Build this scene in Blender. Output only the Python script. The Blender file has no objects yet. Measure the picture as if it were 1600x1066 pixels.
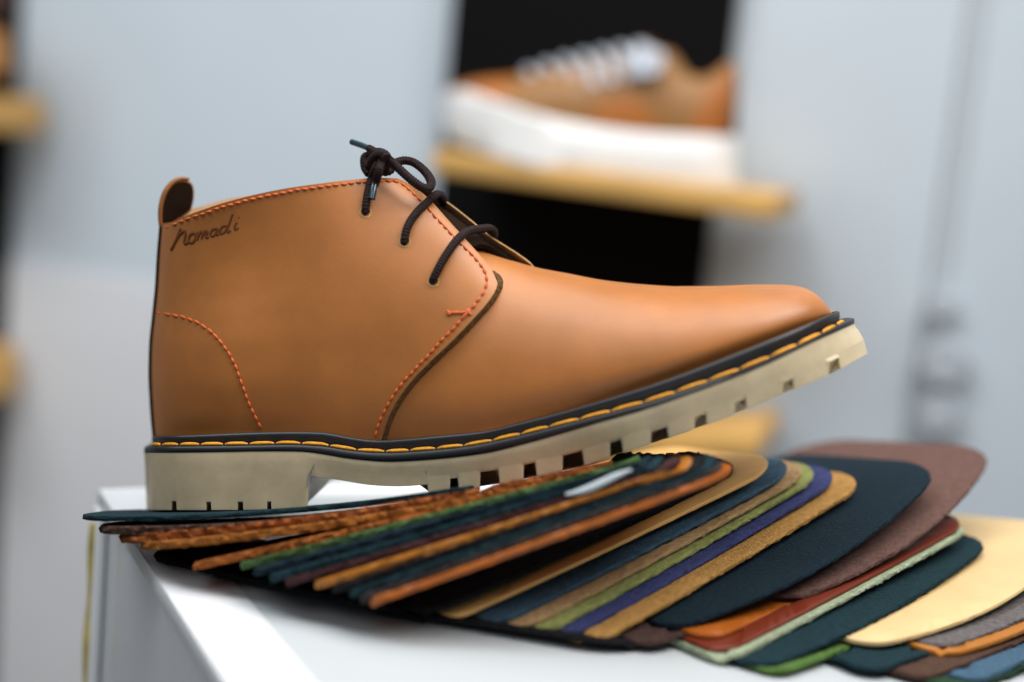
import bpy, bmesh, math, random
import numpy as np
from mathutils import Matrix, Vector

random.seed(7)
rng = np.random.default_rng(11)
SC = bpy.context.scene
COL = SC.collection
R = math.radians

# ------------------------------------------------------------------ camera
FPX = 2222.2
PITCH, ROLL, CAM_H, CAM_D = 9.2, 5.5, 0.197, 0.60
_p, _r = R(PITCH), R(ROLL)
_f = np.array([0, math.cos(_p), -math.sin(_p)])
_u0 = np.array([0, math.sin(_p), math.cos(_p)])
_x0 = np.array([1.0, 0, 0])
_rt = _x0 * math.cos(_r) + _u0 * math.sin(_r)
_up = _u0 * math.cos(_r) - _x0 * math.sin(_r)
CAM = np.array([0, -CAM_D, CAM_H])
cam_d = bpy.data.cameras.new('camera')
cam = bpy.data.objects.new('camera', cam_d)
COL.objects.link(cam)
m = Matrix.Identity(4)
for i in range(3):
    m[i][0], m[i][1], m[i][2], m[i][3] = _rt[i], _up[i], -_f[i], CAM[i]
cam.matrix_world = m
cam_d.sensor_width = 36
cam_d.lens = 50
cam_d.clip_start = 0.01
cam_d.clip_end = 60
cam_d.dof.use_dof = True
cam_d.dof.focus_distance = 0.590
cam_d.dof.aperture_fstop = 2.1
cam_d.dof.aperture_blades = 0
SC.camera = cam

# ------------------------------------------------------------------ light
W = bpy.data.worlds.new('World')
SC.world = W
W.use_nodes = True
W.node_tree.nodes['Background'].inputs[0].default_value = (0.80, 0.88, 1.0, 1)
W.node_tree.nodes['Background'].inputs[1].default_value = 0.16
SC.view_settings.view_transform = 'Standard'
SC.view_settings.look = 'None'
SC.view_settings.gamma = 1
SC.view_settings.exposure = 0.0


def area(name, loc, target, size, energy, color=(1, 1, 1), spread=180):
    d = bpy.data.lights.new(name, 'AREA')
    d.shape = 'RECTANGLE'
    d.size, d.size_y = size
    d.energy = energy
    d.color = color
    d.spread = R(spread)
    o = bpy.data.objects.new(name, d)
    COL.objects.link(o)
    o.location = loc
    o.rotation_euler = (Vector(target) - Vector(loc)).to_track_quat('-Z', 'Y').to_euler()
    return o


area('overhead_light', (0.12, 0.02, 1.15), (0.05, 0.0, 0.1), (1.2, 0.8), 7.2, (1, 0.97, 0.93), 120)
area('right_light', (0.60, -0.30, 1.0), (0.05, -0.02, 0.1), (0.8, 0.6), 4.2, (1, 0.97, 0.94), 95)
area('front_fill_light', (-0.55, -1.2, 1.2), (0.0, 0.0, 0.1), (0.8, 0.6), 5.2, (0.96, 0.98, 1.0))  # added front fill for the boot's near side, no known window
area('wall_fill_light', (-0.85, -0.20, 1.30), (-0.65, 1.2, 0.20), (1.2, 0.6), 21, (0.93, 0.97, 1.0))  # added fill that brightens the wall, not a fixture


# ------------------------------------------------------------------ helpers
def ray(px, py):
    return _f + _rt * (px - 800) / FPX - _up * (py - 533) / FPX


class Frame:
    """An upright or turned frame of a thing; P() measures the point of the photo that lies on its plane y."""
    def __init__(s, origin, rot):
        s.o = np.array(origin, float)
        s.R = np.array(rot.to_3x3())
        s.c = s.R.T @ (CAM - s.o)
        s.M = Matrix.Translation(Vector(origin)) @ rot.to_3x3().to_4x4()

    def P(s, px, py, y=0.0):
        d = s.R.T @ ray(px, py)
        t = (y - s.c[1]) / d[1]
        return s.c + d * t

    def world(s, p):
        return s.R @ np.asarray(p) + s.o


WORLD = Frame((0, 0, 0), Matrix.Identity(3))


def at_z(px, py, z):
    d = ray(px, py)
    return CAM + d * ((z - CAM[2]) / d[2])


def pchip(xs, ys):
    xs, ys = np.array(xs, float), np.array(ys, float)
    h = np.diff(xs); dl = np.diff(ys) / h
    n = len(xs); d = np.zeros(n)
    for i in range(1, n - 1):
        if dl[i - 1] * dl[i] > 0:
            w1, w2 = 2 * h[i] + h[i - 1], h[i] + 2 * h[i - 1]
            d[i] = (w1 + w2) / (w1 / dl[i - 1] + w2 / dl[i])
    d[0], d[-1] = dl[0], dl[-1]

    def f(x):
        x = min(max(x, xs[0]), xs[-1])
        i = int(min(max(np.searchsorted(xs, x) - 1, 0), n - 2))
        t = (x - xs[i]) / h[i]
        return float(ys[i] * (1 + 2 * t) * (1 - t) ** 2 + d[i] * h[i] * t * (1 - t) ** 2
                     + ys[i + 1] * t * t * (3 - 2 * t) + d[i + 1] * h[i] * t * t * (t - 1))
    return f


def tab(*pts):
    return pchip([p[0] for p in pts], [p[1] for p in pts])


def smooth(e0, e1, x):
    t = min(max((x - e0) / (e1 - e0), 0), 1)
    return t * t * (3 - 2 * t)


def catmull(pts, n=8):
    P = [np.array(p, float) for p in pts]
    P = [2 * P[0] - P[1]] + P + [2 * P[-1] - P[-2]]
    out = []
    for i in range(1, len(P) - 2):
        a, b, c, d = P[i - 1:i + 3]
        for k in range(n):
            t = k / n
            out.append(.5 * (2 * b + (c - a) * t + (2 * a - 5 * b + 4 * c - d) * t * t + (3 * b - a - 3 * c + d) * t ** 3))
    out.append(P[-2])
    return out


def mat(name, color, rough=0.6, spec=0.5, noise=None, bump=None, sss=0.0, mottle=0.0, mscale=40, metallic=0.0, coat=0.0, color2=None):
    mt = bpy.data.materials.new(name)
    mt.use_nodes = True
    nt = mt.node_tree
    b = nt.nodes['Principled BSDF']
    b.inputs['Base Color'].default_value = (*color, 1)
    b.inputs['Roughness'].default_value = rough
    b.inputs['Specular IOR Level'].default_value = spec
    b.inputs['Metallic'].default_value = metallic
    b.inputs['Coat Weight'].default_value = coat
    b.inputs['Coat Roughness'].default_value = 0.3
    if sss:
        b.inputs['Subsurface Weight'].default_value = sss
        b.inputs['Subsurface Radius'].default_value = (0.006, 0.0045, 0.0025)
        b.inputs['Subsurface Scale'].default_value = 1.0
    tc = nt.nodes.new('ShaderNodeTexCoord')
    if mottle:
        nz = nt.nodes.new('ShaderNodeTexNoise')
        nz.inputs['Scale'].default_value = mscale
        nz.inputs['Detail'].default_value = 6
        nz.inputs['Roughness'].default_value = 0.6
        nt.links.new(tc.outputs['Object'], nz.inputs['Vector'])
        mx = nt.nodes.new('ShaderNodeMix')
        mx.data_type = 'RGBA'
        c2 = color2 or tuple(min(1, c * (1 + mottle)) for c in color)
        c1 = color if color2 else tuple(c * (1 - mottle) for c in color)
        mx.inputs[6].default_value = (*c1, 1)
        mx.inputs[7].default_value = (*c2, 1)
        rp = nt.nodes.new('ShaderNodeMapRange')
        rp.inputs[1].default_value = 0.3
        rp.inputs[2].default_value = 0.7
        nt.links.new(nz.outputs['Fac'], rp.inputs[0])
        nt.links.new(rp.outputs[0], mx.inputs[0])
        nt.links.new(mx.outputs[2], b.inputs['Base Color'])
    if bump:
        sc, st, dist = bump
        nb = nt.nodes.new('ShaderNodeTexNoise')
        nb.inputs['Scale'].default_value = sc
        nb.inputs['Detail'].default_value = 4
        nt.links.new(tc.outputs['Object'], nb.inputs['Vector'])
        bp = nt.nodes.new('ShaderNodeBump')
        bp.inputs['Strength'].default_value = st
        bp.inputs['Distance'].default_value = dist
        nt.links.new(nb.outputs['Fac'], bp.inputs['Height'])
        nt.links.new(bp.outputs[0], b.inputs['Normal'])
    return mt


def tag(o, label=None, cat=None, group=None, kind=None):
    if label: o['label'] = label
    if cat: o['category'] = cat
    if group: o['group'] = group
    if kind: o['kind'] = kind
    return o


def link(name, bm, mats, parent=None, sharp=40, loc=None):
    if not isinstance(mats, (list, tuple)):
        mats = [mats]
    bm.normal_update()
    for f in bm.faces:
        f.smooth = True
    for e in bm.edges:
        if len(e.link_faces) == 2 and e.calc_face_angle(0) > R(sharp):
            e.smooth = False
    me = bpy.data.meshes.new(name)
    bm.to_mesh(me)
    bm.free()
    for mm in mats:
        me.materials.append(mm)
    o = bpy.data.objects.new(name, me)
    COL.objects.link(o)
    if parent is not None:
        o.parent = parent
    if loc is not None:
        o.location = loc
    return o


def empty(name, M):
    o = bpy.data.objects.new(name, None)
    o.empty_display_size = 0.02
    COL.objects.link(o)
    o.matrix_world = M
    return o


def grid(bm, rows, mi=0, flip=False, wrap=False):
    """rows of points -> quads; returns vertex rows"""
    V = [[bm.verts.new(tuple(p)) for p in r] for r in rows]
    stitch_rows(bm, V, mi, flip, wrap)
    return V


def stitch_rows(bm, V, mi=0, flip=False, wrap=False):
    for a, b in zip(V[:-1], V[1:]):
        n = len(a)
        for i in range(n if wrap else n - 1):
            j = (i + 1) % n
            q = [a[i], a[j], b[j], b[i]]
            if flip: q.reverse()
            q = [v for k, v in enumerate(q) if v not in q[:k]]
            if len(q) >= 3:
                try:
                    bm.faces.new(q).material_index = mi
                except ValueError:
                    pass


def tube(bm, pts, rad, seg=8, mi=0, cap=True, flat=None):
    """rad: number or list; flat=(normal, ratio) squashes the section along a normal"""
    P = [np.array(p, float) for p in pts]
    n = len(P)
    rr = rad if hasattr(rad, '__len__') else [rad] * n
    T = []
    for i in range(n):
        t = P[min(i + 1, n - 1)] - P[max(i - 1, 0)]
        T.append(t / (np.linalg.norm(t) + 1e-12))
    nrm = np.cross(T[0], [0, 0, 1.0])
    if np.linalg.norm(nrm) < 1e-3: nrm = np.cross(T[0], [0, 1.0, 0])
    nrm /= np.linalg.norm(nrm)
    rows = []
    for i in range(n):
        nrm = nrm - T[i] * (nrm @ T[i])
        nrm /= np.linalg.norm(nrm) + 1e-12
        bi = np.cross(T[i], nrm)
        rows.append([P[i] + (nrm * math.cos(a) + bi * math.sin(a)) * rr[i] for a in np.linspace(0, 2 * math.pi, seg, endpoint=False)])
    V = grid(bm, rows, mi, wrap=True)
    if cap:
        for ring, s in ((V[0], 1), (V[-1], -1)):
            f = bm.faces.new(ring if s < 0 else ring[::-1])
            f.material_index = mi
    return V


def box(bm, lo, hi, mi=0, bevel=0.0):
    vs = [bm.verts.new((x, y, z)) for x in (lo[0], hi[0]) for y in (lo[1], hi[1]) for z in (lo[2], hi[2])]
    F = [(0, 1, 3, 2), (4, 6, 7, 5), (0, 4, 5, 1), (2, 3, 7, 6), (0, 2, 6, 4), (1, 5, 7, 3)]
    fs = [bm.faces.new([vs[i] for i in f]) for f in F]
    for f in fs: f.material_index = mi
    bmesh.ops.recalc_face_normals(bm, faces=fs)
    if bevel:
        es = list({e for f in fs for e in f.edges})
        bmesh.ops.bevel(bm, geom=es, offset=bevel, segments=2, affect='EDGES', profile=0.5)


# ------------------------------------------------------------------ setting: wall
WY = 1.22                                            # metres from the boot to the display panel
wall_rot = Matrix.Rotation(R(-18), 3, 'Z')
WF = Frame(CAM + ray(950, 300) * (WY / ray(950, 300)[1]), wall_rot)
wall_m = mat('wall_paint', (0.53, 0.59, 0.64), 0.38, 0.5, mottle=0.05, mscale=1.6)
seam_m = mat('seam_grey', (0.45, 0.495, 0.53), 0.6)  # slightly darker grey for the strip set into the seam
dark_m = mat('black_board', (0.004, 0.0035, 0.0035), 0.85, 0.08)
wood_m = mat('pale_wood', (0.56, 0.32, 0.09), 0.5, mottle=0.12, mscale=14)

bm = bmesh.new()
GX = WF.P(1492, 260, 0.02)[0]
box(bm, (-1.6, 0.02, -1.6), (GX - 0.009, 0.06, 1.4))
box(bm, (GX + 0.009, 0.02, -1.6), (1.8, 0.06, 1.4))
box(bm, (GX - 0.0085, 0.0245, -1.6), (GX + 0.0085, 0.058, 1.4), 1)
o = link('wall', bm, [wall_m, seam_m]); o.matrix_world = WF.M
tag(o, kind='structure')
bm = bmesh.new()
box(bm, (-3, -3, -1.25), (3, 4, -1.20))
o = link('floor', bm, mat('floor_tile', (0.42, 0.37, 0.31), 0.5, mottle=0.1, mscale=3))
tag(o, kind='structure')
bm = bmesh.new()
zl = WF.P(120, 424, 0.016)[2]
box(bm, (-1.55, 0.014, -1.55), (WF.P(690, 300, 0.016)[0], 0.0199, zl), bevel=.002)
o = link('wall_panelling', bm, mat('warm_grey_paint', (0.54, 0.545, 0.56), 0.45, 0.4, mottle=.04, mscale=2.5)); o.matrix_world = WF.M
tag(o, kind='structure')
fit_m = mat('dark_fitting', (0.42, 0.455, 0.50), 0.5)
for i, (px, py, r) in enumerate(((1472, 480, .011), (1474, 568, .019), (1466, 650, .016))):
    c = WF.P(px, py, 0.0)
    bm = bmesh.new()
    ring = [(0.0, r * .2), (0.0, r * .9), (.004, r), (.02, r)]
    rows = [[(math.cos(a) * q, y, math.sin(a) * q) for a in np.linspace(0, 2 * math.pi, 20, endpoint=False)] for y, q in ring]
    V = grid(bm, rows, wrap=True); bm.faces.new(V[0])
    bmesh.ops.recalc_face_normals(bm, faces=bm.faces[:])
    o = link('wall_fitting', bm, fit_m)
    o.matrix_world = WF.M @ Matrix.Translation(Vector(c))
    tag(o, ('small dark round fitting, topmost of three on the grey wall seam',
            'largest dark round fitting on the wall seam, between two others',
            'dark round fitting lowest of three on the grey wall seam')[i], 'fitting', 'dark fittings on the wall seam')


def board(px0, px1, py, y0, name, label, zlo=-1.5, zhi=1.3):
    a, b = WF.P(px0, py, y0), WF.P(px1, py, y0)
    bm = bmesh.new()
    box(bm, (a[0], y0, zlo), (b[0], 0.0185, zhi), bevel=0.001)
    o = link(name, bm, dark_m); o.matrix_world = WF.M
    tag(o, label, 'board', 'black display boards on the wall')
    return a[0], b[0]


board(688, 1122, 220, 0.0, 'display_board', 'tall black panel on the wall behind the white soled sneaker')
board(-420, 2, 350, 0.0, 'display_board', 'black wall panel cut by the left edge of the photo')


def shelf(pxl, pyl, pxr, pyr, thick, depth, label):
    """front top edge through two photo points"""
    yf = -depth
    a, b = WF.P(pxl, pyl, yf), WF.P(pxr, pyr, yf)
    ang = math.atan2(b[2] - a[2], b[0] - a[0])
    L = math.hypot(b[0] - a[0], b[2] - a[2])
    bm = bmesh.new()
    box(bm, (0, 0, -thick), (L, depth - 0.001, 0), bevel=0.002)
    o = link('wall_shelf', bm, wood_m)
    o.matrix_world = WF.M @ Matrix.Translation(Vector(a)) @ Matrix.Rotation(-ang, 4, 'Y')
    tag(o, label, 'shelf', 'pale wooden shelves on the wall')
    return a, L, ang


sa, sL, sang = shelf(676, 232, 1214, 306, 0.0185, 0.13, 'pale wooden shelf holding the white soled sneaker')
print('SHELF tilt', math.degrees(sang), 'len', sL)
shelf(690, 672, 1182, 682, 0.018, 0.13, 'low wooden shelf glimpsed between the boot sole and the leather pile')
shelf(-420, 100, -34, 150, 0.032, 0.10, 'wooden shelf end at the upper left edge of the photo')
shelf(-420, 520, -66, 556, 0.05, 0.09, 'wooden shelf end low at the left edge of the photo')

# ------------------------------------------------------------------ background sneakers
SF_rot = wall_rot @ Matrix.Rotation(-sang - R(0), 3, 'Y')
SF = Frame(WF.world(sa + np.array([0, 0.045, 0])), SF_rot)


def make_sneaker(label, sole_col, up1, up2, lace_col):
    """profile measured from the sneaker in the photo; toe to the left, sole down on the shelf"""
    root = empty('sneaker', SF.M)
    tag(root, label, 'sneaker', 'sneakers on the wall shelves')
    so = mat('sneaker_sole', sole_col, 0.5, mottle=.03)
    lea = mat('sneaker_leather', up1, 0.55, mottle=.12, mscale=60)
    acc = mat('sneaker_overlay', up2, 0.5, mottle=.1, mscale=60)
    lac = mat('sneaker_lace', lace_col, 0.8)
    X0, X1 = 692, 1152
    top = tab((692, 160), (705, 143), (740, 143), (800, 160), (860, 180), (930, 196), (1000, 206), (1080, 212), (1152, 213))
    bot = tab((692, 185), (705, 206), (750, 228), (820, 250), (900, 268), (1000, 280), (1080, 288), (1152, 291))
    wid = tab((0, 0), (.02, .22), (.06, .5), (.13, .78), (.22, .95), (.33, 1), (.5, .86), (.65, .74), (.8, .72), (.9, .68), (.96, .5), (.99, .25), (1, 0))
    HW = 0.047
    us = [0.5 - 0.5 * math.cos(math.pi * i / 46) for i in range(47)]

    def loop(ps, k, line):
        near, far = [], []
        for u in us:
            px = X0 + u * (X1 - X0)
            w = wid(u) * HW * k
            p = SF.P(px, line(px), 0.0) * 1.0
            near.append((p[0], -w, p[2])); far.append((p[0], w, p[2]))
        return near + far[::-1][1:-1]
    bm = bmesh.new()
    rows = [loop(us, .80, lambda x: bot(x) - 1), loop(us, .96, bot), loop(us, 1.0, lambda x: bot(x) - 4),
            loop(us, 1.0, lambda x: (top(x) + bot(x)) / 2), loop(us, 1.0, lambda x: top(x) + 4), loop(us, .96, top), loop(us, .84, lambda x: top(x) + 1)]
    V = grid(bm, rows, wrap=True)
    bm.faces.new(V[0]); bm.faces.new(V[-1])
    bmesh.ops.recalc_face_normals(bm, faces=bm.faces[:])
    link('sole', bm, so, root)
    # upper
    crest = tab((706, 140), (730, 132), (770, 124), (820, 118), (870, 103), (930, 90), (980, 80), (1012, 76), (1030, 80), (1045, 99), (1062, 116), (1085, 121), (1108, 112), (1124, 96), (1134, 100), (1140, 130), (1143, 170))
    opening = tab((700, 0), (985, 0), (1020, .35), (1060, .62), (1105, .55), (1130, .35), (1143, .2))
    bm = bmesh.new()
    cols = [0.5 - 0.5 * math.cos(math.pi * i / 60) for i in range(61)]
    rows = []
    for u in cols:
        px = 706 + u * (1143 - 706)
        b = SF.P(px, top(px) + 3, 0); t = SF.P(px, min(crest(px), top(px) - 1), 0)
        w = wid(min(.995, max(.005, (px - X0) / (X1 - X0)))) * HW * .90
        op = opening(px)
        side = []
        for i in range(15):
            a = i / 14 * math.pi / 2
            side.append((w * (op * .6 + (1 - op * .6) * math.cos(a)), b[2] + (t[2] - b[2]) * math.sin(a) ** .9))
        r = [(b[0], -y, z) for y, z in side]
        r += [(b[0], y * .3, side[-1][1] - .012 * op) for y in ()] + [(b[0], y, z) for y, z in side[::-1]]
        rows.append(r)
    V = grid(bm, rows)
    for f in bm.faces:
        c = f.calc_center_median()
        f.material_index = 0
    bmesh.ops.recalc_face_normals(bm, faces=bm.faces[:])
    link('upper', bm, lea, root, sharp=60)

    def overlay(name, poly, material, out=.0022):
        """patch on the near side following the upper"""
        bmx = bmesh.new()
        (xa, xb), tp, bt = poly
        rr = []
        for i in range(25):
            px = xa + (xb - xa) * i / 24
            b = SF.P(px, top(px) + 3, 0); t = SF.P(px, min(crest(px), top(px) - 1), 0)
            w = wid(min(.995, max(.005, (px - X0) / (X1 - X0)))) * HW * .90
            op = opening(px)
            r = []
            for j in range(9):
                py = tp(px) + (bt(px) - tp(px)) * j / 8
                q = SF.P(px, py, 0)
                s = min(.98, max(0, (q[2] - b[2]) / (t[2] - b[2] + 1e-9))) ** (1 / .9)
                y = w * (op * .6 + (1 - op * .6) * math.sqrt(max(0, 1 - s * s)))
                r.append((b[0], -y - out, q[2]))
            rr.append(r)
        Va = grid(bmx, rr)
        bmesh.ops.recalc_face_normals(bmx, faces=bmx.faces[:])
        bmesh.ops.solidify(bmx, geom=bmx.faces[:], thickness=out)
        link(name, bmx, material, root)
    overlay('toe_cap', ((722, 812), tab((722, 138), (760, 127), (812, 121)), tab((722, 146), (760, 152), (812, 162))), acc)
    overlay('heel_counter', ((1090, 1141), tab((1090, 180), (1115, 130), (1128, 108), (1141, 140)), tab((1090, 212), (1141, 213))), acc)
    overlay('side_panel', ((945, 1040), tab((945, 168), (990, 150), (1040, 192)), tab((945, 196), (1000, 205), (1040, 209))), acc)
    bm = bmesh.new()
    for k in range(7):
        px = 828 + k * 29
        for s in (0,):
            a = SF.P(px + 14, crest(px) + 44, -.030); bq = SF.P(px + 4, crest(px) + 4, -.016); c = SF.P(px - 4, crest(px) - 4, 0.0)
            e = (c[0] - .002, .02, bq[2])
            tube(bm, catmull([a, bq, c, e], 5), .0036, 8)
    for dx in (0, 13):
        p = [SF.P(1000 + dx, 78, -.014), SF.P(1020 + dx, 88, -.026), SF.P(1012 + dx, 112, -.034), SF.P(990 + dx, 112, -.034), SF.P(986 + dx, 88, -.024), SF.P(1002 + dx, 76, -.014)]
        tube(bm, catmull(p, 5), .0024, 8)
    link('lace', bm, lac, root)
    bm = bmesh.new()
    a = [SF.P(985, 80, 0), SF.P(1005, 66, 0), SF.P(1022, 64, 0)]
    rows = []
    for p in a:
        rows.append([(p[0], y, p[2] - 40 * y * y) for y in np.linspace(-.022, .022, 9)])
    grid(bm, rows)
    bmesh.ops.solidify(bm, geom=bm.faces[:], thickness=.003)
    link('tongue', bm, lea, root)
    return root


snk = make_sneaker('tan low sneaker with thick white sole and white laces on the wall shelf', (.78, .77, .75), (.24, .105, .020), (.34, .105, .009), (.44, .47, .52))


def copy_tree(o, parent=None):
    c = o.copy(); COL.objects.link(c)
    if parent is not None: c.parent = parent
    for ch in list(o.children): copy_tree(ch, c)
    return c


snk2 = copy_tree(snk)
snk2['label'] = 'brown sneaker heel cut by the upper left edge of the photo'
brown_m = mat('brown_leather', (.10, .035, .012), 0.5, mottle=.2, mscale=50)
orange_m = mat('amber_sole', (.45, .20, .05), 0.5)
for ch in snk2.children:
    ch.data = ch.data.copy()
    ch.data.materials.clear()
    ch.data.materials.append(orange_m if ch.name.startswith('sole') else brown_m)
d0 = WF.world(WF.P(16, 118, -.085)) - WF.world(WF.P(1172, 298, -.085))
snk2.matrix_world = Matrix.Translation(Vector(d0) + Vector((0, 0, .0))) @ snk.matrix_world

# ------------------------------------------------------------------ white display box
c_far, c_near = at_z(153, 763, 0), at_z(351, 1066, 0)
ed = c_far - c_near; ed /= np.linalg.norm(ed)
azim = math.atan2(ed[1], ed[0]) - math.pi / 2
near0 = c_far - ed * 0.75
BF_M = Matrix.Translation(Vector(near0)) @ Matrix.Rotation(azim, 4, 'Z')
box_root = empty('display_box', Matrix.Translation((0, 0, -1.2)) @ BF_M)
tag(box_root, 'glossy white display box with grey side under boot and leather swatches', 'display box')
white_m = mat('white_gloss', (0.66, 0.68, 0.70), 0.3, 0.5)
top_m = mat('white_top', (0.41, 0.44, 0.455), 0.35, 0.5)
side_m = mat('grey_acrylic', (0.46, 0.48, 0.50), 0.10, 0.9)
glue_m = mat('yellow_glue', (0.42, 0.33, 0.06), 0.5, mottle=.4, mscale=90)
BWID, BLEN = 0.43, 0.75
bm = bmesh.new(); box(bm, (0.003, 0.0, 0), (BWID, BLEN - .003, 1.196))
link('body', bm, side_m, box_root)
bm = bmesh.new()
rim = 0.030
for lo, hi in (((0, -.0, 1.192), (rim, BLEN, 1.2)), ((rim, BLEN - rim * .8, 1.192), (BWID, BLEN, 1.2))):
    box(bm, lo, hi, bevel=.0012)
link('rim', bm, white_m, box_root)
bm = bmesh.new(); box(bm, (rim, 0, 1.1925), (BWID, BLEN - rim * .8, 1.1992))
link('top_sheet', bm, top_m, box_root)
bm = bmesh.new(); box(bm, (-.002, BLEN - .014, 0), (.0025, BLEN, 1.1915), bevel=.001)
link('edge_strip', bm, white_m, box_root)
bm = bmesh.new()
zs = np.linspace(.02, 1.185, 120)
tube(bm, [(-.0022, BLEN - .0065 + .0006 * math.sin(z * 90) + .0004 * math.sin(z * 211), z) for z in zs],
     [.0020 + .0006 * math.sin(z * 130) for z in zs], 8)
link('glue_line', bm, glue_m, box_root)

# ------------------------------------------------------------------ the boot: frame and measured curves
YAW, TILT = -7.0, -6.0
brot = Matrix.Rotation(R(YAW), 3, 'Z') @ Matrix.Rotation(R(TILT), 3, 'Y')
borg = CAM + ray(355, 797) * ((CAM_D + 0.014) / ray(355, 797)[1])
BF = Frame(borg, brot)
PB = BF.P
boot = empty('boot', BF.M)
tag(boot, 'tan leather chukka boot with dark laces and translucent lugged sole on leather swatches', 'boot')

leather = mat('tan_leather', (0.335, 0.118, 0.024), 0.45, 0.52, mottle=.13, mscale=30, bump=(800, .12, .0004))
lining = mat('beige_lining', (0.62, 0.40, 0.22), 0.9, 0.2, mottle=.1)
cut_edge = mat('raw_leather_edge', (0.105, 0.054, 0.018), 0.95, 0.2, mottle=.5, mscale=700, bump=(1500, .8, .0008))
pale_edge = mat('pale_leather_edge', (0.50, 0.30, 0.12), 0.9, 0.2, mottle=.2, mscale=300)
dark_suede = mat('dark_brown_suede', (0.013, 0.006, 0.003), 0.95, 0.08)
black_rub = mat('black_rubber', (0.009, 0.010, 0.013), 0.42, 0.5, bump=(1200, .1, .0004))
gum = mat('translucent_gum', (0.47, 0.385, 0.25), 0.42, 0.5, sss=.6, mottle=.22, mscale=34, bump=(260, .12, .0006))
yellow_thread = mat('yellow_thread', (0.60, 0.26, 0.014), 0.6, 0.4, mottle=.25, mscale=500)
orange_thread = mat('orange_thread', (0.48, 0.088, 0.013), 0.6, 0.4)
lace_m = mat('dark_lace', (0.016, 0.0085, 0.008), 0.85, 0.2, mottle=.35, mscale=900, bump=(1300, .9, .0008))
tip_m = mat('lace_tip', (0.012, 0.035, 0.045), 0.18, 0.6)
hole_m = mat('eyelet_hole', (0.01, 0.006, 0.004), 0.9)
ink_m = mat('stamp_ink', (0.135, 0.046, 0.015), 0.9, 0.1)

Yb = tab((234, 681), (300, 679), (360, 676.5), (420, 674.5), (469, 674), (504, 675), (539, 681), (575, 686.5), (592, 687.5), (630, 685.5), (680, 681), (750, 674), (820, 658), (870, 645), (937, 626), (1029, 597), (1121, 563), (1214, 526), (1291, 493.5), (1306, 487), (1320, 481))
St = tab((230, 694), (328, 693), (398, 692), (450, 691), (504, 693.5), (539, 699), (574, 703), (609, 704), (645, 702), (680, 699.5), (733, 693.5), (800, 680), (860, 665), (900, 655), (955, 641), (1005, 627.5), (1054, 612), (1106, 594), (1155, 576), (1205, 555.5), (1248, 536), (1285, 518), (1311, 504.5), (1334, 492))
Lp = tab((225, 709), (328, 708), (398, 706.7), (440, 706.5), (469, 707), (504, 711), (539, 717), (574, 721), (609, 723), (645, 721.5), (680, 719), (750, 711), (820, 695), (880, 678), (937, 661), (998, 644), (1091, 612), (1183, 577), (1275, 534), (1337, 506), (1345, 502))
bot_fore = tab((660, 772), (720, 765), (770, 758), (830, 747), (900, 731), (960, 712), (1030, 690), (1090, 669), (1150, 646), (1230, 613), (1300, 583), (1356, 553))
bot_arch = tab((470, 742), (530, 750), (580, 758), (620, 760), (680, 756))
bot_heel = tab((228, 797), (360, 797), (490, 793))
NOTCH = [(703, 717, 19), (750, 781, 23), (818, 839, 23), (879, 913, 24), (953, 974, 22), (1017, 1045, 19), (1085, 1105, 18), (1148, 1167, 17), (1223, 1241, 18), (1295, 1313, 20)]
GROOVE = [(268, 276, 14), (322, 330, 13), (371, 380, 13), (417, 424, 12)]


def bottom(px, notched=True):
    if px < 480: y = bot_heel(px)
    elif px < 669: y = bot_arch(px)
    else: y = bot_fore(px)
    if notched:
        for a, b, h in NOTCH + GROOVE:
            if a <= px <= b: y -= h
    return y


plan_q = tab((0, 0), (.06, .24), (.10, .36), (.2, .60), (.3, .70), (.42, .75), (.6, .765), (.9, .745), (1.2, .735), (1.5, .785), (1.75, .885), (1.95, .97),
             (2.1, 1.0), (2.28, .985), (2.45, .92), (2.6, .82), (2.75, .66), (2.9, .44), (3.02, .23), (math.pi, 0))


def plan(u):
    return plan_q(math.acos(max(-1, min(1, 1 - 2 * u))))


# sole columns: dense at both ends, with a pair of columns at every step
us = set(round(.5 - .5 * math.cos(math.pi * i / 90), 5) for i in range(91))
B0, B1 = 229.0, 1356.0
for a, b, h in NOTCH + GROOVE:
    for e in (a, b):
        for s in (-.35, .35):
            us.add((e + s - B0) / (B1 - B0))
for e in (480, 669):
    for s in (-.3, .3):
        us.add((e + s - B0) / (B1 - B0))
US = sorted(us)


def loop(x0, x1, hw, line):
    near, far = [], []
    for u in US:
        px = x0 + u * (x1 - x0)
        w = plan(u) * hw
        p = PB(px, line(px), -w)
        near.append(tuple(p)); far.append((p[0], w, p[2] - .0045 * smooth(.8, .96, u) * min(1, plan(u) * 2.5)))
    return near + far[::-1][1:-1]


n = len(US)
bm = bmesh.new()
rows = [loop(225, 1335, .0530, lambda x: Lp(x) - 1), loop(225.5, 1336, .0532, lambda x: Lp(x) + 3),
        loop(226.5, 1341, .0532, lambda x: (Lp(x + 2) * .78 + bottom(x, False) * .22)),
        loop(228, 1349.5, .0528, lambda x: bottom(x, False) - min(26, .56 * (bottom(x, False) - Lp(x - 6)))), loop(B0, B1, .0527, bottom), loop(B0 + 20, B1 - 20, .0330, lambda x: bottom(x, x > 500)), loop(B0 + 20, B1 - 20, .0328, lambda x: bottom(x, False) - 1)]
V = grid(bm, rows, wrap=True)
lastloop = V[-1]
for i in range(0, n - 1):
    na, nb = lastloop[i], lastloop[i + 1]
    fa = lastloop[(2 * n - 2 - i) % (2 * n - 2)]; fb = lastloop[2 * n - 3 - i] if 2 * n - 3 - i >= n - 1 else lastloop[n - 1]
    q = [na, nb, fb, fa]
    q = [v for k, v in enumerate(q) if v not in q[:k]]
    if len(q) >= 3:
        try: bm.faces.new(q)
        except ValueError: pass
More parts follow.
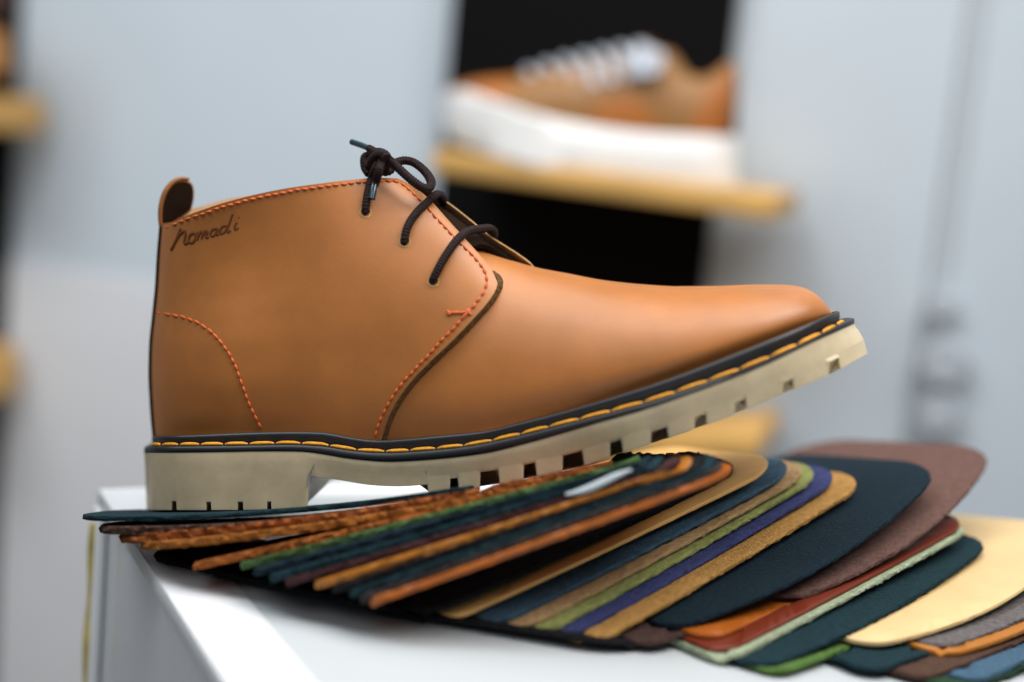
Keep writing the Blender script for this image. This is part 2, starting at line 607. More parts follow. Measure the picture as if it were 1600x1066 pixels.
bmesh.ops.recalc_face_normals(bm, faces=bm.faces[:])
sole = link('outsole', bm, gum, boot, sharp=35)
_nc = 2 * n - 2
for pi, pl in enumerate(sole.data.polygons):
    k_ = pi % _nc
    k_ = min(k_, _nc - 1 - k_)
    px_ = B0 + US[min(k_, n - 1)] * (B1 - B0)
    if pi >= 3 * _nc and not (pi < 4 * _nc and 484 < px_ < 665): pl.use_smooth = False

# black welt: rand + ledge + lip as one ring
bm = bmesh.new()
rows = [loop(247, 1298, .0432, lambda x: Yb(x) + 6), loop(240, 1307, .0468, lambda x: Yb(x) + .5), loop(238, 1310, .0480, lambda x: Yb(x) + 1),
        loop(237, 1312, .0487, lambda x: Yb(x) + 4), loop(237, 1312, .0487, lambda x: Yb(x) * .5 + St(x) * .5),
        loop(238, 1311, .0478, lambda x: St(x) - 2.0), loop(238, 1312, .0484, lambda x: St(x) + 2.5),
        loop(227, 1332, .0522, lambda x: St(x) + 4.0), loop(225, 1335, .0532, lambda x: St(x) + 6), loop(225, 1335, .0533, lambda x: Lp(x) - 1.5),
        loop(227, 1333, .0520, lambda x: Lp(x))]
grid(bm, rows, wrap=True)
bmesh.ops.recalc_face_normals(bm, faces=bm.faces[:])
welt = link('welt', bm, black_rub, boot, sharp=70)

# yellow welt stitches, one after another round the ledge
bm = bmesh.new()


def ledge(px, side=-1, out=0.0):
    u = (px - 234) / (1320 - 234)
    w = plan(min(1, max(0, u))) * .0507 + out
    p = PB(px, St(px) + .5, -w)
    return np.array((p[0], side * w, p[2]))


sx = [236, 252, 280, 313, 350, 389, 430, 471, 515, 558, 602, 640, 682, 725, 770, 814, 858, 906, 955, 1006, 1056, 1107, 1156, 1203, 1246, 1283, 1307, 1319]
for side in (-1, 1):
    for a, b in zip(sx[:-1], sx[1:]):
        g = min(2.2, (b - a) * .1)
        pts = []
        for k in range(9):
            t = k / 8
            px = a + g + (b - a - 2 * g) * t
            p = ledge(px, side, -.0004 + .0006 * math.sin(math.pi * t) ** .3)
            p[2] += (-.0003 + .0003 * math.sin(math.pi * t) ** .3)
            pts.append(p)
        tube(bm, pts, [.00042 + .00030 * min(1, 4 * min(k / 8, 1 - k / 8)) for k in range(9)], 8)
link('welt_stitching', bm, yellow_thread, welt)

# ------------------------------------------------------------------ upper
Wfull = tab((230, .0335), (350, .0338), (450, .0335), (550, .0342), (650, .0368), (750, .0402), (850, .0430), (950, .0443), (1050, .0440), (1120, .0418), (1180, .0372),
            (1230, .0308), (1265, .0238), (1286, .0155), (1296, .0080), (1301, 0))
Rv = tab((585, 340), (640, 355), (700, 376), (762, 399), (800, 411), (835, 421), (880, 430), (940, 442), (1000, 449), (1060, 453), (1120, 453), (1180, 450.5), (1225, 450),
         (1244, 451), (1263, 455), (1278, 463), (1290, 474.5), (1298, 486), (1304, 494))
Rq = tab((230, -500), (320, -320), (400, -120), (470, 60), (540, 195), (590, 252), (625, 275), (660, 298), (700, 324), (740, 358), (778, 392), (810, 412), (845, 424))
collar = tab((240, 352), (262, 349), (300, 334), (350, 317), (400, 304), (450, 294), (500, 287), (550, 281), (590, 278), (622, 279))
facing = tab((622, 279), (645, 291), (670, 311), (700, 344), (730, 377), (755, 405), (770, 425), (778, 443))
lower = tab((597, 687), (605, 660), (618, 632), (640, 600), (670, 568), (710, 530), (745, 493), (764, 471), (774, 455), (778, 443))
xback = tab((340, 254), (352, 253), (400, 249), (450, 246), (490, 242), (540, 237), (580, 236), (630, 238), (690, 243))
heel_prof = tab((0, .89), (.1, .97), (.24, 1.01), (.36, 1.0), (.5, .935), (.62, .865), (.74, .835), (.86, .855), (1, .93))


def Wv(px, py):
    s = (Yb(px) - py) / max(1e-6, Yb(px) - Rv(px))
    s = min(1, max(-.2, s))
    tuck = 1 - .07 * max(0, 1 - max(0, s) / .22) ** 2
    return Wfull(px) * math.sqrt(max(0, 1 - abs(s) ** 2.25)) * tuck


def Wq(px, py):
    yb = Yb(px)
    s = min(1, max(0, (yb - py) / (yb - Rq(px))))
    close = math.sqrt(max(0, 1 - s ** 2.2))
    h = min(1, max(0, (yb - py) / (yb - collar(px)))) if px < 622 else min(1, (yb - py) / (yb - 279))
    k = 1 - smooth(300, 600, px)
    tuck = 1 - .07 * max(0, 1 - s / .2) ** 2
    prof = heel_prof(h) * k + tuck * (1 - k)
    t = (px - xback(py)) / 128.0
    g = math.sqrt(max(0, 1 - (1 - min(1, max(0, t))) ** 2))
    return Wfull(px) * prof * close * g


# vamp
bm = bmesh.new()
cols = []
for i in range(121):
    a = i / 120
    cols.append(590 + (1301 - 590) * (math.sin(a * math.pi / 2) * .6 + a * .4))
rows = []
for px in cols:
    rn, rf = [], []
    for j in range(40):
        s = math.sin(j / 39 * math.pi / 2) ** 1.0
        s = -.06 + 1.06 * s
        py = Yb(px) - s * (Yb(px) - Rv(px))
        w = Wv(px, py)
        p = PB(px, py, -w)
        rn.append(p); rf.append((p[0], w, p[2]))
    rows.append(rn + rf[::-1][1:])
grid(bm, rows)
bmesh.ops.recalc_face_normals(bm, faces=bm.faces[:])
vamp = link('vamp', bm, leather, boot, sharp=80)

TH = .0022                                            # leather thickness of the quarters


def shell(name, outer, inner, mats, rim_mi):
    """outer and inner point grids -> closed leather shell; rim_mi gives the material of each border side"""
    bm = bmesh.new()
    Vo = grid(bm, outer, 0)
    Vi = grid(bm, inner, 1, flip=True)
    nr, nc = len(Vo), len(Vo[0])
    borders = {'u0': ([Vo[0][j] for j in range(nc)], [Vi[0][j] for j in range(nc)]),
               'u1': ([Vo[-1][j] for j in range(nc)], [Vi[-1][j] for j in range(nc)]),
               'v0': ([Vo[i][0] for i in range(nr)], [Vi[i][0] for i in range(nr)]),
               'v1': ([Vo[i][-1] for i in range(nr)], [Vi[i][-1] for i in range(nr)])}
    for k, (a, b) in borders.items():
        for i in range(len(a) - 1):
            try: bm.faces.new([a[i], a[i + 1], b[i + 1], b[i]]).material_index = rim_mi[k]
            except ValueError: pass
    bmesh.ops.recalc_face_normals(bm, faces=bm.faces[:])
    return link(name, bm, mats, boot, sharp=50)


def quarter_grid(X1, top, low, sgn, dtop=lambda px: 0, nu=110, nv=46, th=TH):
    outer, inner = [], []
    for i in range(nu + 1):
        a = i / nu
        # dense at back and at the front point
        X = 238 + (X1 - 238) * (.5 - .5 * math.cos(math.pi * a)) if True else 0
        ro, ri = [], []
        for j in range(nv + 1):
            v = j / nv
            pxr = X
            k = max(0, 1 - a / .45) ** 2
            py = None
            px = X
            for _ in range(3):
                tp, bt = top(max(px, 240)) + dtop(px), low(px)
                py = tp * (1 - v) + bt * v
                px = X + k * (xback(py) - 238)
            g = min(1, a * 14)
            w = Wq(px, py)
            wo = w + th * g
            p = PB(px, py, -wo)
            q = PB(px, py, -max(0, w))
            ro.append((p[0], sgn * wo, p[2])); ri.append((q[0], sgn * max(0, w - .0004), q[2]))
        outer.append(ro); inner.append(ri)
    return outer, inner


def near_top(px): return collar(px) if px < 622 else facing(px)


def near_low(px): return Yb(px) + 5 if px < 597 else (lower(px) if px > 603 else Yb(px) + 5 + (lower(603) - Yb(597) - 5) * (px - 597) / 6)


o_, i_ = quarter_grid(778, near_top, near_low, -1)
quarter = shell('quarter', o_, i_, [leather, lining, cut_edge, pale_edge], {'u0': 2, 'u1': 2, 'v0': 3, 'v1': 2})

# far quarter: its facing edge shows as a pale line over the tongue
far_line = tab((622, 283), (660, 296), (690, 310), (735, 343), (765, 368), (790, 384), (812, 398), (828, 410), (838, 421))


def far_grid():
    outer, inner = [], []
    nu, nv = 90, 40
    for i in range(nu + 1):
        a = i / nu
        X = 238 + (838 - 238) * (.5 - .5 * math.cos(math.pi * a))
        ro, ri = [], []
        for j in range(nv + 1):
            v = j / nv
            k = max(0, 1 - a / .45) ** 2
            px = X
            for _ in range(3):
                if px < 622: tp = collar(max(px, 240)) - 17 + 28 * smooth(280, 400, px)
                else: tp = collar(622) + 11 + (far_line(px) - collar(622) - 11) * smooth(622, 700, px) if px < 700 else far_line(px)
                bt = Yb(px) + 5 if px < 640 else Yb(640) + 5 + (424 - Yb(640) - 5) * ((px - 640) / 198) ** 1.0
                py = tp * (1 - v) + bt * v
                px = X + k * (xback(py) - 238)
            t = smooth(600, 700, px)
            w = Wq(px, py)
            if px > 600:
                s = (Yb(px) - py) / (Yb(px) - (far_line(px) - 5) + 1e-6)
                w = w * (1 - t) + t * Wfull(px) * math.sqrt(max(0, 1 - min(1, max(0, s)) ** 2.2))
            g = min(1, a * 14)
            wo = w + TH * g
            m = PB(px, py, -wo); p2 = PB(px, py, wo)
            p = (m[0] * (1 - t) + p2[0] * t, wo, m[2] * (1 - t) + p2[2] * t)
            ro.append(p); ri.append((p[0], max(0, w), p[2]))
        outer.append(ro); inner.append(ri)
    return outer, inner


o_, i_ = far_grid()
q2 = shell('quarter', o_, i_, [leather, lining, cut_edge, pale_edge], {'u0': 2, 'u1': 3, 'v0': 3, 'v1': 2})

# tongue
bm = bmesh.new()
rows = []
for px in np.linspace(600, 836, 30):
    c = PB(px, (far_line(px) if px > 622 else 283) + 16 + 8 * smooth(780, 836, px), 0.004)
    rows.append([(c[0], .004 + y, c[2] - 14 * y * y) for y in np.linspace(-.026 + .027 * smooth(728, 772, px), .022, 13)])
grid(bm, rows)
bmesh.ops.recalc_face_normals(bm, faces=bm.faces[:])
bmesh.ops.solidify(bm, geom=bm.faces[:], thickness=.002)
link('tongue', bm, dark_suede, boot)

# back strip
bm = bmesh.new()
rows = []
for py in np.linspace(352, 690, 40):
    c = PB(xback(py), py, 0)
    rows.append([(c[0] - .0008 + abs(t) ** 2 * .0016, t * .0045, c[2]) for t in np.linspace(-1, 1, 9)])
grid(bm, rows)
bmesh.ops.recalc_face_normals(bm, faces=bm.faces[:])
bmesh.ops.solidify(bm, geom=bm.faces[:], thickness=.0012)
link('back_strip', bm, mat('back_strip_leather', (.030, .017, .010), .7, .3), boot)

# pull tab: a looped strip, twisted so that its dark inner face shows
bm = bmesh.new()
outl = [(253, 352), (252, 335), (254, 319), (259, 304), (266, 292), (275, 284.5), (285, 282), (294, 283), (300, 287), (303, 296), (303, 308), (301, 320), (297, 330), (283, 340), (266, 350)]
pts = catmull(outl + [outl[0]], 4)[:-1]


def tabp(p, d):
    ax = (p[0] - 253) / 53.0
    return PB(p[0], p[1], -.003 + .012 * ax + d)


cen = np.mean(np.array(pts), axis=0)
fr = [bm.verts.new(tuple(tabp(p, 0.0))) for p in [cen + (np.array(q) - cen) * .93 for q in pts]]
fm = [bm.verts.new(tuple(tabp(p, .0006))) for p in pts]
bk = [bm.verts.new(tuple(tabp(p, .0032))) for p in pts]
f = bm.faces.new(fr); f.material_index = 0
f = bm.faces.new(bk[::-1]); f.material_index = 1
for A, B_ in ((fr, fm), (fm, bk)):
    for i in range(len(pts)):
        j = (i + 1) % len(pts)
        bm.faces.new([A[i], A[j], B_[j], B_[i]]).material_index = 1
bmesh.ops.recalc_face_normals(bm, faces=bm.faces[:])
# rounded fold of leather along the outer edge
fold = [tabp(q, .0005) for q in catmull([(251, 352), (250, 335), (252, 318), (257, 302), (264, 291), (273, 283), (284, 279.5), (295, 280)], 4)]
tube(bm, fold, [.0006 + .0005 * math.sin(math.pi * min(1, .15 + .8 * i / len(fold))) for i in range(len(fold))], 8, mi=1)
link('pull_tab', bm, [dark_suede, mat('tab_leather', (.20, .075, .018), .6, .3, mottle=.2, mscale=200)], boot)


# ------------------------------------------------------------------ stitching on the quarter
def onq(px, py, lift=.0):
    w = Wq(px, py) + TH * min(1, max(0, (px - xback(py)) / 20)) + lift
    return PB(px, py, -w)


def poly_len(pts):
    return np.concatenate([[0], np.cumsum([math.dist(a, b) for a, b in zip(pts[:-1], pts[1:])])])


def stitch_line(bm, ctrl, step=12.5, gap=2.6, rad=.00062, fn=onq):
    c = catmull(ctrl, 16)
    L = poly_len(c)
    c = np.array(c)

    def at(s):
        return np.array([np.interp(s, L, c[:, 0]), np.interp(s, L, c[:, 1])])
    s = 0
    while s < L[-1] - step * .6:
        e = step * random.uniform(.92, 1.06)
        jx, jy = random.uniform(-.5, .5), random.uniform(-.5, .5)
        pts = []
        for k in range(6):
            t = k / 5
            q = at(s + gap / 2 + (e - gap) * t)
            pts.append(fn(q[0] + jx, q[1] + jy + 1.3 * (t - .5), -.0002 + .00055 * math.sin(math.pi * t)))
        tube(bm, pts, [rad * (.55 + .45 * math.sin(math.pi * k / 5)) for k in range(6)], 7)
        s += e


bm = bmesh.new()
stitch_line(bm, [(257, 357), (300, 340), (350, 323), (400, 310), (450, 299.5), (500, 292), (550, 286), (590, 283), (614, 283), (628, 287.5), (640, 297), (662, 318), (690, 349), (720, 381), (744, 405), (757, 424), (761, 440), (757, 455), (745, 472), (726, 494), (694, 528), (655, 570), (624, 604), (602, 640), (590, 668), (586, 684)], 12.0)
link('edge_stitching', bm, orange_thread, quarter)
bm = bmesh.new()
stitch_line(bm, [(243, 489), (262, 491), (284, 495), (308, 504), (330, 519), (348, 538), (362, 560), (373, 586), (382, 612), (394, 642), (404, 662), (411, 676)], 12.0)
link('heel_stitching', bm, orange_thread, quarter)
bm = bmesh.new()
for a, b in (((699, 486), (704, 491)), ((703, 491), (699, 490)), ((704, 489), (717, 488)), ((717, 489), (731, 487)), ((729, 484), (736, 492)), ((724, 496), (733, 486)), ((722, 498), (728, 490))):
    tube(bm, [onq(a[0] + (b[0] - a[0]) * t, a[1] + (b[1] - a[1]) * t, .0004 * math.sin(math.pi * t)) for t in np.linspace(0, 1, 5)], .00065, 7)
link('bar_tack', bm, orange_thread, quarter)

# the raw cut edge of the front flap, bevelled down to the vamp
bm = bmesh.new()
ce = catmull([(770, 423), (776, 432), (778, 443), (774, 455), (764, 471), (745, 493), (710, 530), (670, 568), (640, 600), (618, 632), (605, 660), (597, 686)], 12)
rows = []
for i, q in enumerate(ce):
    t_ = np.array(ce[min(i + 1, len(ce) - 1)]) - np.array(ce[max(i - 1, 0)])
    t_ /= np.linalg.norm(t_)
    nx, ny = -t_[1], t_[0]
    if nx < 0: nx, ny = -nx, -ny
    f_ = i / (len(ce) - 1)
    wd = 8.5 * min(1, .12 + f_ * 6) * (1 - .15 * f_) + rng.normal() * .35
    p0, p3 = (q[0] - nx * .5, q[1] - ny * .5), (q[0] + nx * wd, q[1] + ny * wd)
    a = onq(p0[0], p0[1], .00025)
    b2 = PB(p3[0], p3[1], -(Wv(p3[0], p3[1]) + .0001))
    m1 = a * .62 + b2 * .38 + np.array((0, -.0006 + rng.normal() * .00012, rng.normal() * .0001)); m2 = a * .25 + b2 * .75 + np.array((0, -.0005 + rng.normal() * .00012, 0))
    rows.append([a, m1, m2, b2])
grid(bm, rows)
bmesh.ops.recalc_face_normals(bm, faces=bm.faces[:])
link('cut_edge', bm, cut_edge, quarter)

# stamped name near the collar
bm = bmesh.new()
strokes = [
    [(284, 357), (281, 366), (277, 376), (272, 386), (269, 390)], [(279, 372), (285, 364), (291, 361), (292, 367), (290, 379), (294, 380), (298, 376)],
    [(306, 364), (300, 366), (297, 373), (299, 379), (304, 378), (308, 371), (306, 364)],
    [(310, 363), (312, 366), (310, 375)], [(311, 370), (316, 362), (319, 364), (317, 373)], [(318, 369), (323, 361), (326, 362), (324, 371), (328, 370)],
    [(341, 357), (335, 358), (331, 364), (333, 369), (338, 366), (342, 357), (340, 366), (344, 366)],
    [(357, 353), (351, 353), (346, 359), (347, 365), (353, 362), (357, 353)], [(365, 334), (361, 346), (357, 358), (358, 363), (362, 360)],
    [(371, 347), (368, 355), (369, 359), (374, 356)], [(374, 339), (374.6, 340)],
    ]
for st in strokes:
    c = catmull(st, 5)
    tube(bm, [onq(p[0], p[1], -.00096) for p in c], .0011, 10)
link('stamped_name', bm, ink_m, quarter)

# ------------------------------------------------------------------ eyelets and lace
EYE = [(571, 332), (632, 378), (677, 440)]
for (px, py) in EYE:
    c = onq(px, py, 0)
    du = onq(px + 3, py, 0) - c; dv = onq(px, py - 3, 0) - c
    du /= np.linalg.norm(du); nn = np.cross(du, dv); nn /= np.linalg.norm(nn)
    if nn[1] > 0: nn = -nn
    dv = np.cross(nn, du)
    bm = bmesh.new()
    ang = np.linspace(0, 2 * math.pi, 24, endpoint=False)
    rows = [[c + (du * math.cos(a) + dv * math.sin(a)) * r + nn * h for a in ang] for r, h in ((.0025, .00005), (.0023, .00025), (.0020, .00015), (.0019, -.0004))]
    V = grid(bm, rows, 0, wrap=True)
    f = bm.faces.new(V[-1]); f.material_index = 1
    bmesh.ops.recalc_face_normals(bm, faces=bm.faces[:])
    link('eyelet', bm, [pale_edge, hole_m], boot)

LR = .00165
bm = bmesh.new()


def lp(px, py, y): return PB(px, py, y)


def wq(px, py, d): return PB(px, py, -(Wq(px, py) + TH + d))


def lace(pts, r=LR, mi=0, n=8):
    c = catmull(pts, 26 if mi == 0 else n)
    V = tube(bm, c, r, 18, mi)
    if mi == 0:                                       # woven surface: crossed spirals of thread
        s = 0
        for i, ring in enumerate(V):
            if i: s += np.linalg.norm(c[i] - c[i - 1])
            for k, v in enumerate(ring):
                a = k / 18 * 2 * math.pi
                o = Vector(tuple(c[i]))
                v.co = o + (v.co - o) * (1 + .13 * math.sin(3 * a + s * 2600) * math.sin(3 * a - s * 2600) * 1.0)


lace([wq(677, 441, -.003), wq(677, 437, .0006), wq(683, 424, .0020), wq(692, 407, .0022), wq(705, 387, .0024), wq(719, 370, .0026), lp(733, 361, -.013), lp(750, 358, -.004), lp(764, 357, .004), lp(771, 361, .009), lp(772, 369, .012)])
lace([wq(632, 380, -.003), wq(632, 376, .0006), wq(635, 360, .0020), wq(643, 343, .0022), wq(655, 328, .0024), wq(668, 316, .0026), lp(678, 306, -.012), lp(686, 304, -.004), lp(691, 310, .004), lp(693, 318, .010)])
lace([wq(571, 333, -.003), wq(571, 329, .0006), wq(573, 312, .0022), wq(577, 292, .0026), wq(581, 277, .0030), lp(587, 262, -.022), lp(592, 252, -.018), lp(600, 246, -.012)])
# hanging end with its tip
lace([lp(597, 246, -.020), lp(595, 256, -.024), lp(592, 268, -.027), wq(588, 281, .0048), wq(585, 290, .0044)])
lace([wq(585, 289, .0044), wq(583, 300, .0040), wq(581, 311, .0036)], LR * .9, 1)
# the wrap of the knot
lace([lp(578, 262, -.015), lp(573, 254, -.010), lp(574, 245, -.008), lp(580, 240, -.010), lp(590, 238, -.018), lp(600, 240, -.022), lp(606, 248, -.020), lp(603, 260, -.014), lp(597, 268, -.008)], LR * 1.05)
lace([lp(576, 272, -.004), lp(570, 262, -.002), lp(569, 249, .000), lp(572, 244, .003), lp(578, 247, .006), lp(590, 258, .006)])
lace([lp(582, 264, -.012), lp(580, 253, -.017), lp(588, 243, -.021), lp(598, 241, -.024), lp(603, 247, -.025)], LR * 1.1)
lace([lp(586, 262, -.006), lp(595, 266, -.010), lp(604, 268, -.012), lp(612, 262, -.010), lp(610, 250, -.006)], LR * 1.15)
# right loop of the bow
lace([lp(594, 246, -.019), lp(604, 249, -.020), lp(616, 257, -.020), lp(630, 270, -.021), lp(645, 283, -.022), lp(660, 293, -.021), lp(670, 294, -.018), lp(674, 287, -.014), lp(670, 276, -.010), lp(660, 264, -.007), lp(646, 254, -.006), lp(632, 251, -.006), lp(619, 254, -.008), lp(608, 258, -.009)], LR * 1.08)
# free end pointing back
lace([lp(600, 247, -.014), lp(592, 242, -.016), lp(584, 236, -.014), lp(577, 232, -.010)], LR * .95)
lace([lp(578, 232.5, -.0105), lp(566, 227.5, -.005), lp(550, 222, .001)], LR * .8, 1)
link('lace', bm, [lace_m, tip_m], boot)

# ------------------------------------------------------------------ leather swatches
SOLE_N = np.array(brot) @ np.array([0, 0, 1.0])


def sole_z(x, y):
    """height of the underside of the boot over a point, or None outside its footprint"""
    q = BF.R.T @ (np.array([x, y, 0.0]) - BF.o)
    bx = q[0]
    if bx < -.036 or bx > .27 or abs(q[1]) > .055: return None
    best = None
    for (px, lo) in ():
        pass
    return None


def s_mat(name, col, kind):
    if kind == 'suede':
        return mat(name, col, 0.95, 0.15, mottle=.28, mscale=420, bump=(900, .8, .0012))
    if kind == 'rough':
        return mat(name, tuple(c * .6 for c in col), 0.95, 0.15, mottle=.5, mscale=160, bump=(500, 1.0, .0016), color2=tuple(min(1, c * 1.5) for c in col))
    return mat(name, col, 0.45, 0.4, mottle=.06, mscale=60, bump=(900, .1, .0004))


TEAL, NAVY = (.007, .023, .029), (.006, .015, .023)
COLS = dict(teal=TEAL, navy=NAVY, darkbrown=(.060, .032, .022), rust=(.25, .075, .016), orange=(.31, .078, .005), amber=(.30, .105, .008), green=(.055, .105, .036),  # amber, orange, rust and toffee darkened for shade on the pile's front left
            burgundy=(.042, .017, .018), charcoal=(.030, .026, .025), black=(.008, .008, .009), tan=(.70, .40, .13), blue=(.042, .085, .13),
            beige=(.36, .235, .115), olive=(.23, .25, .085), indigo=(.036, .044, .125), gold=(.34, .185, .055), mauve=(.105, .058, .048), umber=(.05, .028, .024), russet=(.20, .060, .016), toffee=(.24, .085, .016), red=(.125, .018, .006),
            mint=(.27, .315, .21), cream=(.54, .385, .185), grass=(.07, .135, .032), slate=(.10, .09, .09), pine=(.018, .042, .022))
# colour, finish, A (near left corner px), B (near right end px), heights/depth, length, cross slope, label
G = 'leather swatches fanned out in a pile'
SW = [
    ('teal', 'suede', (107, 806), (735, 758), ('y', -0.050, -0.060), 'topmost dark teal suede swatch, under the boot heel'),
    ('darkbrown', 'rough', (135, 823), (760, 768), ('y', -0.056, -0.064), 'frayed dark brown swatch directly below the topmost teal one'),
    ('russet', 'rough', (168, 838), (960, 718), ('y', -0.060, -0.066), 'rust brown swatch with rough edge under the frayed dark brown one'),
    ('toffee', 'rough', (203, 850), (945, 728), ('y', -0.068, -0.069), 'rough orange brown swatch, lower of the two under the dark brown one'),
    ('rust', 'rough', (300, 880), (940, 738), ('y', -0.072, -0.072), 'amber swatch with its end just left of the green one'),
    ('green', 'suede', (375, 893), (1005, 714), ('y', -0.076, -0.075), 'mossy green suede swatch running up under the front of the sole'),
    ('navy', 'suede', (396, 904), (1025, 715), ('y', -.0820, -.0780), 'thin near black navy swatch squeezed between green and dark teal', 1),
    ('teal', 'suede', (420, 914), (1045, 716), ('y', -0.087, -0.080), 'dark teal swatch with a pale streak beside the green swatch'),
    ('burgundy', 'suede', (446, 919), (1072, 718), ('y', -0.090, -0.081), 'thin burgundy swatch between dark teal and golden orange'),
    ('amber', 'leather', (492, 924), (1092, 717), ('y', -0.093, -0.082), 'golden orange swatch below the burgundy one'),
    ('black', 'suede', (520, 931), (1111, 716), ('y', -.0955, -.0820), 'thin black swatch squeezed between golden orange and dark teal', 1),
    ('teal', 'suede', (548, 938), (1130, 715), ('y', -0.098, -0.082), 'dark teal swatch under the golden orange one'),
    ('charcoal', 'suede', (566, 942), (1141, 720), ('y', -0.101, -0.082), 'charcoal brown swatch above the burnt orange one'),
    ('orange', 'leather', (582, 948), (1156, 728), ('y', -0.104, -0.081), 'burnt orange swatch above the black gap in the pile'),
    ('black', 'suede', (668, 958), (1182, 722), ('L', .0078, .171), 'black swatch standing in for the dark gap between burnt orange and tan'),  # its black stands for the shade in this gap
    ('tan', 'leather', (703, 968), (1237, 716), ('L', .0045, .172), 'smooth light tan swatch above the blue grey one'),
    ('blue', 'suede', (770, 977), (1266, 720), ('L', .0043, .174), 'blue grey suede swatch directly under the light tan one'),
    ('beige', 'suede', (808, 985), (1288, 724), ('L', .0041, .176), 'beige brown swatch between blue grey and olive'),
    ('olive', 'suede', (846, 990), (1306, 727), ('L', .0039, .177), 'olive green swatch above the indigo one'),
    ('indigo', 'suede', (886, 995), (1335, 732), ('L', .0037, .178), 'indigo blue suede swatch under the olive one'),
    ('gold', 'suede', (925, 1006), (1372, 742), ('L', .0035, .179), 'golden brown swatch between indigo and dark navy'),
    ('navy', 'suede', (1050, 982), (1476, 724), ('L', .0075, .180), 'broad dark navy suede swatch above the mauve one'),
    ('mauve', 'suede', (1238, 936), (1553, 696), ('L', .0150, .182), 'broad mauve brown suede swatch with a rounded corner against the wall'),
    ('orange', 'leather', (1110, 998), (1470, 830), ('L', .0070, .176), 'short bit of bright orange swatch below the navy and mauve ones'),
    ('umber', 'suede', (1010, 1010), (1440, 830), ('L', .0040, .180), 'dim mauve swatch low in the pile below the bright orange bit'),
    ('red', 'leather', (1128, 1021), (1532, 806), ('L', .0045, .180), 'rust red leather swatch lying on the mint one'),
    ('mint', 'suede', (1138, 1031), (1537, 815), ('L', .0040, .180), 'pale mint swatch edging the rust red one'),
    ('teal', 'suede', (1195, 1043), (1560, 838), ('L', .0038, .180), 'dark teal swatch between the mint edge and the big cream one'),
    ('cream', 'leather', (1356, 1008), (1668, 818), ('L', .0080, .180), 'large smooth cream swatch at the right edge of the photo'),
    ('grass', 'suede', (1215, 1052), (1580, 900), ('L', .0030, .180), 'bright green swatch low at the front edge of the pile'),
    ('slate', 'suede', (1470, 1012), (1740, 830), ('L', .0080, .180), 'dark grey swatch just under the large cream one'),
    ('amber', 'leather', (1478, 1024), (1750, 850), ('L', .0070, .180), 'orange swatch below the cream one at the right edge'),
    ('teal', 'suede', (1360, 1050), (1760, 900), ('L', .0040, .180), 'dark teal swatch below the cream and orange ones at the right edge'),
    ('darkbrown', 'suede', (1440, 1062), (1790, 910), ('L', .0035, .180), 'dim brown swatch at the lower right corner'),
    ('blue', 'suede', (1520, 1066), (1820, 920), ('L', .0040, .180), 'steel blue swatch at the lower right corner'),
    ('black', 'suede', (226, 867), (640, 958), ('z', .0030, .0060), 'black swatch added flat as the shade at the front left foot of the pile'),  # added sheet, black for the strip of shade under the pile
    ('black', 'suede', (560, 944), (1010, 1010), ('z', .0030, .0060), 'near black swatch added as the shade along the front foot of the pile'),  # second added sheet, shade of the pile's front put into its colour
    ('pine', 'suede', (1490, 1078), (1840, 940), ('L', .0025, .180), 'dark pine green swatch lowest at the lower right corner'),
]
WIDTH = .098
placed = []


def rounded(L_, W_, rA, rB, k=7):
    """outline in (e,c): counter-clockwise from near left"""
    out = []
    for cx, cy, r, a0 in ((rA, rA, rA, 180), (L_ - rB, rB, rB, 270), (L_ - rB, W_ - rB, rB, 0), (rA, W_ - rA, rA, 90)):
        for i in range(k + 1):
            a = R(a0 + 90 * i / k)
            out.append((cx + r * math.cos(a), cy + r * math.sin(a)))
    res = []
    for i, p in enumerate(out):                       # extra points along the straights
        q = out[(i + 1) % len(out)]
        d = math.dist(p, q); m_ = max(1, int(d / .0016))
        for j in range(m_):
            res.append((p[0] + (q[0] - p[0]) * j / m_, p[1] + (q[1] - p[1]) * j / m_))
    return res


def under_z(x, y):
    zmin = 1e9
    for s in placed[-14:]:
        e, c = s['inv'] @ np.array([x - s['A'][0], y - s['A'][1]])
        if -.002 < e < s['L'] + .002 and -.002 < c < s['W'] + .002:
            z = s['zf'](e, c) - s['th'] - .0002
            zmin = min(zmin, z)
    return zmin


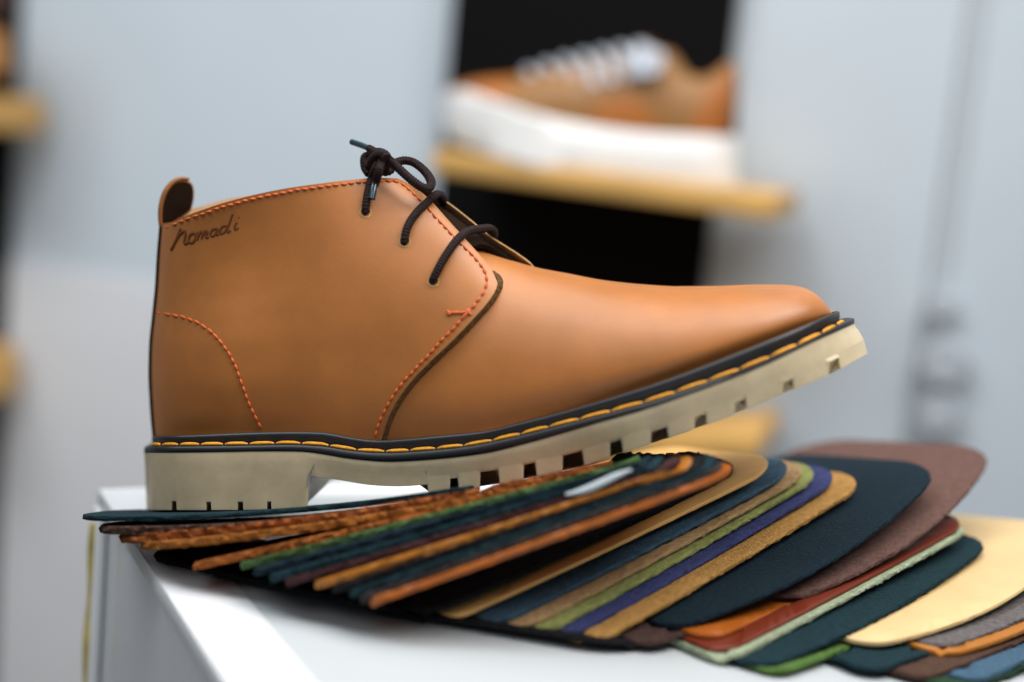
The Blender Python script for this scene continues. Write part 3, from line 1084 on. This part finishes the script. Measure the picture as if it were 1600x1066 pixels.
idx = -1
for (cn, fin, A, B_, mode, label, *extra) in SW:
    if not extra: idx += 1
    if 5 <= idx < 12: A = (A[0], A[1] - 13)
    if mode[0] == 'y':
        a = WORLD.P(A[0], A[1], mode[1]); b = WORLD.P(B_[0], B_[1], mode[2])
    elif mode[0] == 'z':
        a, b = at_z(A[0], A[1], mode[1]), at_z(B_[0], B_[1], mode[2])
    else:
        a = at_z(A[0], A[1], mode[1])
        d = ray(*B_); v = CAM - a
        aa, bb, cc = d @ d, 2 * d @ v, v @ v - mode[2] ** 2
        disc = max(0, bb * bb - 4 * aa * cc)
        b = CAM + d * ((-bb + math.sqrt(disc)) / 2 / aa)
    bul = {19: .016, 20: .016, 23: .001, 24: .001, 25: .007, 26: .020, 28: .014, 29: .014, 33: 0, 34: 0}.get(idx, .002)
    hv = (b - a)[:2]; L_ = float(np.linalg.norm(hv)); eh = hv / L_
    ch = np.array([-eh[1], eh[0]])
    dz = b[2] - a[2]
    sA, sB = (-.23, -.27) if idx < 5 else ((-.12, -.20) if idx < 13 else (.0, -.19))
    wd = WIDTH if idx >= 13 else .06
    if idx in (33, 34): wd = .05
    th = .0022 if idx == 0 else .0034 if idx < 5 else (.0031 if idx < 12 else .0022)
    sag = .004 if idx < 4 else .0
    zf = (lambda a=a, dz=dz, L_=L_, sA=sA, sB=sB, sag=sag: (lambda e, c: a[2] + dz * e / L_ + c * (sA + (sB - sA) * smooth(0, 1, e / L_)) - sag * 4 * (e / L_) * (1 - e / L_)))()
    S = dict(A=a, inv=np.linalg.inv(np.array([eh, ch]).T), L=L_, W=wd, zf=zf, th=th)
    print('SW', idx, cn, 'A', np.round(a, 3), 'B', np.round(b, 3), 'L', round(float(np.linalg.norm(b - a)), 3), 'az', round(math.degrees(math.atan2(eh[1], eh[0]))))
    outl = rounded(L_, wd, .010 if idx >= 12 else (.0035 if idx >= 4 else .02), .024 if idx >= 12 else .012)
    cen = np.array([L_ / 2, wd / 2])
    bm = bmesh.new()
    fuzz = .0003 if 5 <= idx < 12 else {'suede': .00020, 'rough': .00042, 'leather': .00004}[fin]
    loc = np.array([*(a[:2] + eh * L_ / 2 + ch * wd / 2), 0.0])

    def pt(ec, dzv, jit=0.0):
        e, c = ec
        c -= bul * 4 * (e / L_) * (1 - e / L_) * max(0, 1 - c / wd)
        x, y = a[:2] + eh * e + ch * c
        z = zf(e, c)
        z = max(.0024, min(z, under_z(x, y)))
        return (x - loc[0] + jit * rng.normal(), y - loc[1] + jit * rng.normal(), z + dzv + jit * .6 * rng.normal())
    O = [np.array(p) for p in outl]

    def inset(d, k=1.0):
        return [p + (cen - p) / np.linalg.norm(cen - p) * d for p in O]
    rings = [[pt(cen + (p - cen) * k, 0) for p in O] for k in (.15, .4, .65, .85)] + \
            [[pt(p, 0) for p in inset(.0005)], [pt(p, -.0002, fuzz) for p in inset(.0001)], [pt(p, -th * .5, fuzz) for p in inset(-.0002)],
             [pt(p, -th + .0002, fuzz) for p in inset(.0001)], [pt(p, -th) for p in inset(.0005)]] + \
            [[pt(cen + (p - cen) * k, -th) for p in O] for k in (.85, .65, .4, .15)]
    V = grid(bm, rings, wrap=True)
    bm.faces.new(V[0]); bm.faces.new(V[-1])
    bmesh.ops.recalc_face_normals(bm, faces=bm.faces[:])
    o = link('leather_swatch', bm, s_mat('swatch_' + cn, COLS[cn], fin), sharp=36, loc=tuple(loc))
    tag(o, label, 'leather swatch', G)
    if idx == 6 and not extra:
        # pale chalk streak on this swatch
        bm = bmesh.new()
        st = []
        for t in np.linspace(0, 1, 16):
            px, py = 884 + 103 * t, 773 - 36 * t + 3 * math.sin(t * 5)
            q = WORLD.P(px, py, -.0855)
            st.append(q - loc)
        tube(bm, st, [.0003 + .0012 * math.sin(math.pi * min(.97, max(.03, t))) ** .7 for t in np.linspace(0, 1, 16)], 8)
        link('chalk_streak', bm, mat('chalk', (.36, .41, .43), .7), o)
    placed.append(S)
